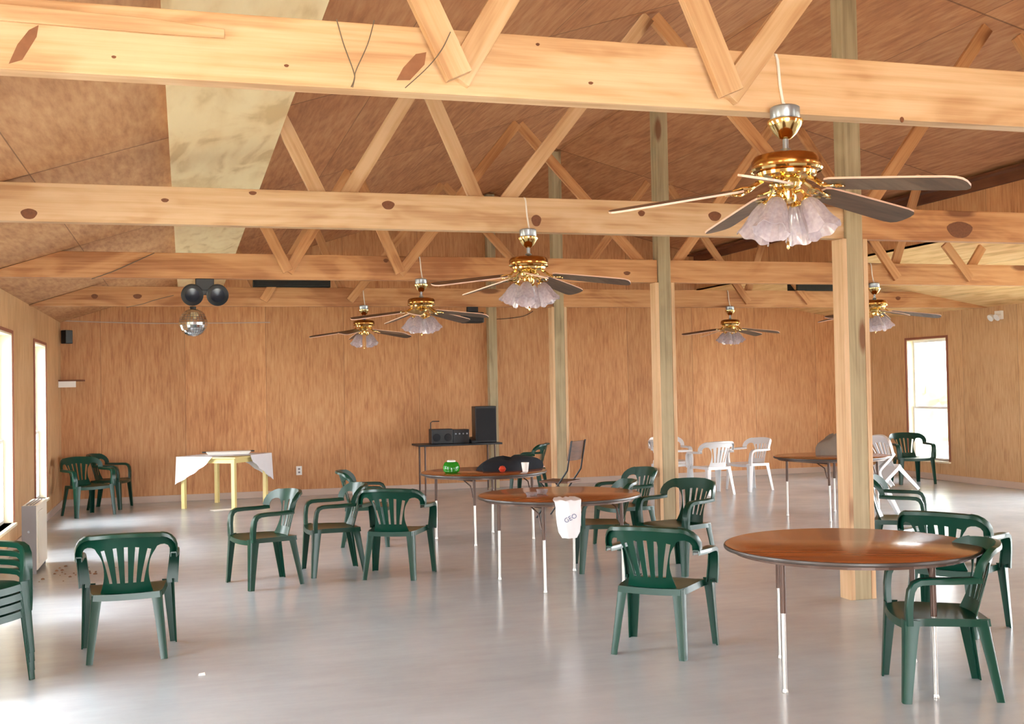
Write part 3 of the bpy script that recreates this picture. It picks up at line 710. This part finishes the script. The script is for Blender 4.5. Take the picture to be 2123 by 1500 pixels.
for k in range(4): MB().lathe([(.013, 0), (.012, .016)], 12, (0, 0, 0), Matrix.Translation((-.09+.06*k, -.13, .15)) @ Matrix.Rotation(PI/2, 4, 'X')).build('knob', M['steel'], am, smooth=True)
mx = empty('mixing_deck', (4.35, 17.12, .786), 0, 'low black mixing deck beside the loudspeaker', 'mixer')
MB().prism([(-.12, 0), (.12, 0), (.12, .09), (-.12, .04)], -.04, .04, 'x').build('case', M['black'], mx, bevel=.003)

# ------------------------------------------------------------ ceiling fans
def fan_proto():
    """origin at the chord underside; hangs downwards"""
    f = empty('ceiling_fan')
    MB().lathe([(.055, -.052), (.058, -.048), (.058, -.006), (.05, 0)], 28).build('junction_box', M['steel'], f, smooth=True)
    MB().lathe([(.020, -.130), (.028, -.124), (.046, -.106), (.062, -.080), (.070, -.066), (.070, -.056), (.058, -.052)], 32).build('canopy', M['brass'], f, smooth=True)
    MB().tube([(0, 0, -.128), (0, 0, -.187)], .012, 14).lathe([(.018, -.187), (.024, -.177), (.018, -.168)], 16).build('downrod', M['steel'], f, smooth=True)
    MB().lathe([(.03, -.242), (.10, -.237), (.128, -.225), (.135, -.209), (.135, -.185), (.124, -.168), (.09, -.158), (.03, -.153)], 40).build('motor_housing', M['brass_dark'], f, smooth=True)
    MB().lathe([(.03, -.257), (.09, -.255), (.115, -.245), (.118, -.233), (.11, -.227)], 40).lathe([(.136, -.227), (.141, -.219), (.136, -.211)], 40, caps=False).build('motor_trim', M['brass'], f, smooth=True)
    for k in range(5):
        a = 2*PI*k/5; R3 = Matrix.Rotation(a, 4, 'Z') @ Matrix.Rotation(math.radians(7.5), 4, 'Y')
        pit = math.radians(-13); rows = []
        prof = [(.175, .045), (.20, .056), (.30, .060), (.50, .066), (.64, .068), (.68, .062), (.70, .045), (.708, .02)]
        top, bot_ = [], []
        for (r_, h) in prof:
            for q in (0,):
                top.append([(r_, -h, 0), (r_, h, 0)])
        mb = MB()
        Tm = Matrix.Translation((0, 0, -.272)) @ R3 @ Matrix.Rotation(pit, 4, 'X')
        upv = [Tm @ Vector((r_, y, .004)) for (r_, h) in prof for y in (-h, h)]; lov = [Tm @ Vector((r_, y, -.004)) for (r_, h) in prof for y in (-h, h)]
        n = len(prof); V_ = upv+lov; Fs = []
        for i in range(n-1):
            a0 = 2*i; Fs.append((a0, a0+1, a0+3, a0+2)); b0 = 2*n+2*i; Fs.append((b0, b0+2, b0+3, b0+1))
            Fs.append((a0, a0+2, b0+2, b0)); Fs.append((a0+1, b0+1, b0+3, a0+3))
        Fs += [(0, 2*n, 2*n+1, 1), (2*n-2, 2*n-1, 4*n-1, 4*n-2)]
        mb.add(V_, Fs)
        bl = mb.build('blade', M['blade'], f); bl.data.materials.append(M['flash_lit_edge'])
        for p_ in bl.data.polygons:
            if abs(p_.normal.z) < .7: p_.material_index = 1
        ir = MB(); T2 = Matrix.Translation((0, 0, -.269)) @ R3
        ir.tube([T2 @ Vector(p) for p in ((.09, 0, .022), (.12, 0, .012), (.15, 0, -.006))], .010, 8)
        for s in (-1, 1):
            ir.tube([T2 @ Vector(p) for p in ((.125, 0, .006), (.145, s*.028, -.003), (.175, s*.036, -.008+s*.008), (.205, s*.026, -.008+s*.006), (.225, 0, -.008))], .006, 8)
        for (px, py) in ((.16, 0), (.205, .026), (.205, -.026), (.235, 0)):
            ir.lathe([(.012, -.004), (.012, .0), (.006, .003)], 10, (0, 0, 0), T2 @ Matrix.Translation((px, py, -.012)))
        ir.build('blade_bracket', M['brass'], bl, smooth=True)
    MB().lathe([(.012, -.352), (.03, -.347), (.038, -.332), (.038, -.300), (.055, -.290), (.06, -.275), (.05, -.257), (.03, -.255)], 30).build('light_fitter', M['brass'], f, smooth=True)
    for k in range(4):
        a = 2*PI*k/4+.35; R3 = Matrix.Rotation(a, 4, 'Z')
        arm = MB().tube([R3 @ Vector(p) for p in ((.03, 0, -.315), (.06, 0, -.31), (.075, 0, -.325), (.080, 0, -.34))], .008, 8).lathe([(.020, -.018), (.024, 0), (.014, .012)], 16, (0, 0, 0), R3 @ Matrix.Translation((.082, 0, -.345)) @ Matrix.Rotation(-.48, 4, 'Y')).build('lamp_arm', M['brass'], f, smooth=True)
        T3 = R3 @ Matrix.Translation((.084, 0, -.350)) @ Matrix.Rotation(-.48, 4, 'Y')
        rings = []
        for (r_, z, ruf) in ((.022, 0, 0), (.034, -.018, 0), (.045, -.050, 0), (.050, -.085, .01), (.057, -.115, .03), (.068, -.145, .05)):
            rings.append([T3 @ Vector(((r_*(1+ruf*math.cos(6*q))+.0012*math.cos(18*q))*math.cos(q), (r_*(1+ruf*math.cos(6*q))+.0012*math.cos(18*q))*math.sin(q), z+ruf*.12*math.cos(6*q))) for q in [2*PI*i/54 for i in range(54)]])
        MB().loft(rings, caps=False).build('lamp_shade', M['shade'], f, smooth=True, solid=.0025)
        MB().lathe([(.012, -.02), (.02, -.04), (.028, -.065), (.024, -.085), (.001, -.095)], 14, (0, 0, 0), T3, caps=False).build('bulb', M['paper'], f, smooth=True)
    MB().tube([(.0, 0, -.35), (0, 0, -.50)], .0018, 6).lathe([(.001, -.535), (.006, -.528), (.006, -.505), (.002, -.50)], 10, caps=False).build('pull_chain', M['brass'], f, smooth=True)
    mb = MB().tube([(.022, .02, -.004), (.020, .046, .03), (.012, .052, .10), (.004, .052, .20), (0, .056, .222), (0, .08, .231)], .006, 8)
    mb.build('supply_cord', M['cord'], f, smooth=True)
    return f
fp = fan_proto()
for ch in fp.children:
    if ch.name.split('.')[0] not in ('junction_box', 'canopy', 'downrod', 'supply_cord'): ch.location.z = -.032
FL = [(2.355, TY[0], 15, 'brass ceiling fan with glass shades, nearest and largest'), (2.325, TY[1], 42, 'brass ceiling fan with glass shades, hanging from the second truss'),
      (2.285, TY[2], 36, 'small distant brass ceiling fan, third in the left row'), (2.25, TY[3], 22, 'small distant brass ceiling fan, farthest in the left row'),
      (7.50, TY[3], 26, 'small distant brass ceiling fan between the second post and the nearest post'), (7.50, TY[2], 46, 'ceiling fan partly hidden right behind the nearest post')]
for i, (x, y, deg, lb) in enumerate(FL):
    f = fp if i == 0 else copy_tree(fp)
    f.location = (x*(y-.106)/y, y-.106, HC+.010); f.rotation_euler = (0, 0, math.radians(deg)); tag(f, lb, 'ceiling fan', 'ceiling fans hanging from the trusses')
    for ch in f.children:
        if ch.name.startswith('supply_cord'): ch.rotation_euler = (0, 0, -math.radians(deg))

# ------------------------------------------------------------ party lights and other hanging things
s2 = empty('twin_spotlight', (.20, TY[2], HC), 0, 'pair of round black spotlights hanging under the third truss, left', 'spotlight')
MB().box((-.085, -.05, -.11), (.085, .05, 0)).box((-.14, -.03, -.15), (.14, .03, -.10)).build('mounting_box', M['black'], s2, bevel=.006)
for s in (-1, 1):
    l = MB().lathe([(.05, -.10), (.085, -.06), (.098, 0), (.102, .06), (.094, .065)], 28, (0, 0, 0), Matrix.Translation((s*.115, -.02, -.145)) @ Matrix.Rotation(PI/2+.25, 4, 'X') @ Matrix.Rotation(0, 4, 'Z')).build('lamp_can', M['black'], s2, smooth=True)
    MB().lathe([(.09, .060), (.06, .066), (.001, .070)], 24, (0, 0, 0), Matrix.Translation((s*.115, -.02, -.145)) @ Matrix.Rotation(PI/2+.25, 4, 'X')).build('lens', plain('blue_lens', S(18, 22, 36), .2), l, smooth=True)
mbm = MB(); nu, nv = 28, 16; Rb = .175
for j_ in range(nv):
    for i_ in range(nu):
        t0, t1 = PI*j_/nv, PI*(j_+1)/nv; p0, p1 = 2*PI*i_/nu, 2*PI*(i_+1)/nu; g = .06
        def sp_(t_, p_): return Vector((Rb*math.sin(t_)*math.cos(p_), Rb*math.sin(t_)*math.sin(p_), Rb*math.cos(t_)))
        q = [sp_(t0+(t1-t0)*a, p0+(p1-p0)*b) for a, b in ((g, g), (1-g, g), (1-g, 1-g), (g, 1-g))]
        c_ = sum(q, Vector())/4; nrm = c_.normalized(); jit = Vector((random.gauss(0, .012), random.gauss(0, .012), random.gauss(0, .012)))
        q = [v+nrm*((v-c_).dot(jit)*1.0) for v in q]; mbm.add(q, [(0, 1, 2, 3)])
ball = empty('mirror_ball', (.12, TY[3], 2.525), 0, 'silver mirror ball hanging left of the fans', 'mirror ball')
mbm.build('mirror_tiles', M['mirror'], ball)
MB().lathe([(.001, -Rb+.006)]+[(math.sin(t_)*(Rb-.006), -math.cos(t_)*(Rb-.006)) for t_ in [PI*k/14 for k in range(1, 14)]]+[(.001, Rb-.006)], 24, caps=False).build('ball_core', M['steel'], ball, smooth=True)
MB().tube([(0, 0, Rb-.01), (0, 0, .205)], .004).lathe([(.035, -.045), (.04, 0)], 16, (0, 0, .2)).build('ball_motor', M['black'], ball)
s3 = empty('stage_light', (3.70, TY[3], HC), 0, 'small black box light hanging under the farthest truss, middle', 'spotlight')
MB().box((-.07, -.05, -.07), (.07, .05, 0)).build('mounting_bracket', M['black'], s3, bevel=.004)
MB().box((-.14, -.10, -.215), (.14, .10, -.075)).build('lamp_housing', M['black'], s3, bevel=.02)
el = empty('emergency_light', (XR-.001, 14.12, 2.56), 0, 'small white floodlight at the top of the right wall', 'wall lamp')
MB().box((-.05, -.07, -.03), (0, .07, .10)).build('wall_box', M['sash'], el, bevel=.005)
for s in (-1, 1): MB().lathe([(.02, 0), (.05, .05), (.055, .08)], 18, (0, 0, 0), Matrix.Translation((-.06, s*.07, .03)) @ Matrix.Rotation(-PI/2-.5, 4, 'Y')).build('lamp_head', M['sash'], el, smooth=True)
for (xc, lb) in ((1.33, 'long black vent box lying on the farthest truss, left one'), (9.0, 'long black vent box lying on the farthest truss, right one')):
    a = empty('vent_box', (xc, TY[3]+.02, HC+CH+.001), 0, lb, 'vent', 'black vent boxes on the farthest truss')
    MB().box((-.48, -.14, 0), (.48, .14, .14)).build('casing', M['dark_hole'], a, bevel=.004)
    m_ = MB()
    for k in range(5): m_.box((-.46, -.148, .018+.024*k), (.46, -.141, .026+.024*k))
    m_.build('louvre', M['black'], a)
item('corner_speaker', MB().box((-.06, -.06, -.1), (.06, .06, .1)), M['black'], 'small dark speaker high in the back left corner', 'speaker', (-1.66, 17.80, 2.52), .7, bevel=.01)
ws = empty('wall_shelf', (XL, YB, 1.86), 0, 'short white wall shelf in the back left corner', 'shelf')
MB().box((.001, -.36, 0), (.34, -.001, .02)).build('shelf_board', M['dark_trim'], ws)
MB().box((.001, -.35, -.09), (.24, -.33, -.001)).build('front_panel', M['sash'], ws)
for nm_, px_, lb in (('wall_outlet', (620, 975), 'white socket plate low on the back wall'),):
    p = on_y(px_[0], px_[1], YB); o = empty(nm_, (p.x, YB-.001, p.z), 0, lb, 'socket')
    MB().box((-.045, -.008, -.07), (.045, 0, .07)).build('plate', M['sash'], o, bevel=.003)
    MB().box((-.016, -.012, .012), (.016, -.0085, .04)).box((-.016, -.012, -.04), (.016, -.0085, -.012)).build('socket', M['ac_grey'], o)
# wires
def wire(name, pts, Y, lb, r_=.0035, mat='wire', cat='wire'):
    P_ = [on_y(x, y, Y) for x, y in pts]
    Q = []
    for i in range(len(P_)-1):
        p0, p1, p2, p3 = P_[max(i-1, 0)], P_[i], P_[i+1], P_[min(i+2, len(P_)-1)]
        for k in range(6):
            t_ = k/6; Q.append(.5*((2*p1)+(p2-p0)*t_+(2*p0-5*p1+4*p2-p3)*t_*t_+(3*p1-p0-3*p2+p3)*t_**3))
    Q.append(P_[-1]); o = MB().tube(Q, r_, 6).build(name, M[mat], smooth=True); return tag(o, lb, cat)
yn = TY[0]-.051
wire('hanging_wire', [(698, 40), (712, 90), (733, 148), (734, 165), (728, 180)], yn, 'thin wire looped down over the near chord, left strand', .002)
wire('hanging_wire', [(776, 42), (762, 92), (738, 146), (735, 164), (731, 181)], yn-.006, 'thin wire looped down over the near chord, right strand', .002)
wire('hanging_wire', [(934, 66), (915, 104), (886, 140), (840, 182)], TY[0]-.135, 'thin curved wire crossing the left white brace of the near truss', .002)
wire('cable', [(320, 524), (285, 540), (235, 562), (190, 578)], TY[2]-.052, 'thin dark cable running down over the third truss at left', .004)
wire('cable', [(360, 612), (320, 622), (295, 630), (262, 637)], TY[3]-.052, 'thin dark cable running down over the farthest truss at left', .004)
wire('cable', [(1010, 662), (1050, 660), (1085, 655), (1105, 645)], YB-.012, 'dark cable sagging along the back wall right of the box light', .005, 'black')
wire('conduit', [(115, 664), (230, 668), (345, 670), (560, 668)], YB-.012, 'thin pale conduit along the top of the back wall', .008, 'baseboard', 'pipe')

# ------------------------------------------------------------ heater under the left window
ac = empty('panel_heater', (-1.455, 11.24, .035), 0, 'boxy off-white heater with a grey side near the left window', 'heater')
MB().box((0, 0, 0), (.125, .006, .60)).build('side_panel', M['ac_grey'], ac)
for y_ in (.01, .72): MB().box((.01, y_, -.035), (.12, y_+.03, 0)).build('foot', M['ac_grey'], ac)
MB().box((0, .008, 0), (.135, .76, .60)).build('cabinet', M['ac_white'], ac, bevel=.012)
m_ = MB()
for k in range(3): m_.box((.03+.03*k, .06, .601), (.042+.03*k, .70, .606))
m_.build('top_grille', M['ac_grey'], ac)
MB().box((.136, .06, .06), (.141, .38, .54)).build('front_door', M['ac_white'], ac, bevel=.002)
MB().lathe([(.012, 0), (.01, .008)], 12, (0, 0, 0), Matrix.Translation((.06, 0, .36)) @ Matrix.Rotation(PI/2, 4, 'X')).build('screw', M['steel'], ac)
# litter
item('paper_scrap', MB().loft([[(-.02, -.015, .001), (.02, -.018, .001), (.022, .012, .001), (-.016, .016, .001)], [(-.015, -.01, .012), (.017, -.013, .008), (.018, .01, .012), (-.012, .012, .007)]]), M['paper'], 'small white paper scrap lying alone on the near floor', 'paper', (.08, 6.85, 0))
item('paper_sheet', MB().box((-.15, -.1, .001), (.15, .1, .004)), M['paper'], 'white sheet lying on the floor under the yellow table', 'paper', (.50, 16.3, 0), .3)
mb = MB(); rnd = random.Random(5)
for k in range(26):
    x = rnd.gauss(0, .16); y = rnd.gauss(0, .22); s = rnd.uniform(.006, .02)
    mb.lathe([(s, 0), (s*.8, s*.5), (s*.2, s*.8)], 6, (x, y, .001))
o = mb.build('debris', plain('brown_debris', S(120, 92, 72), .9, var=.3)); o.location = (-1.05, 11.15, 0); tag(o, 'brown crumbs of litter on the floor beside the heater', 'debris', kind='stuff')
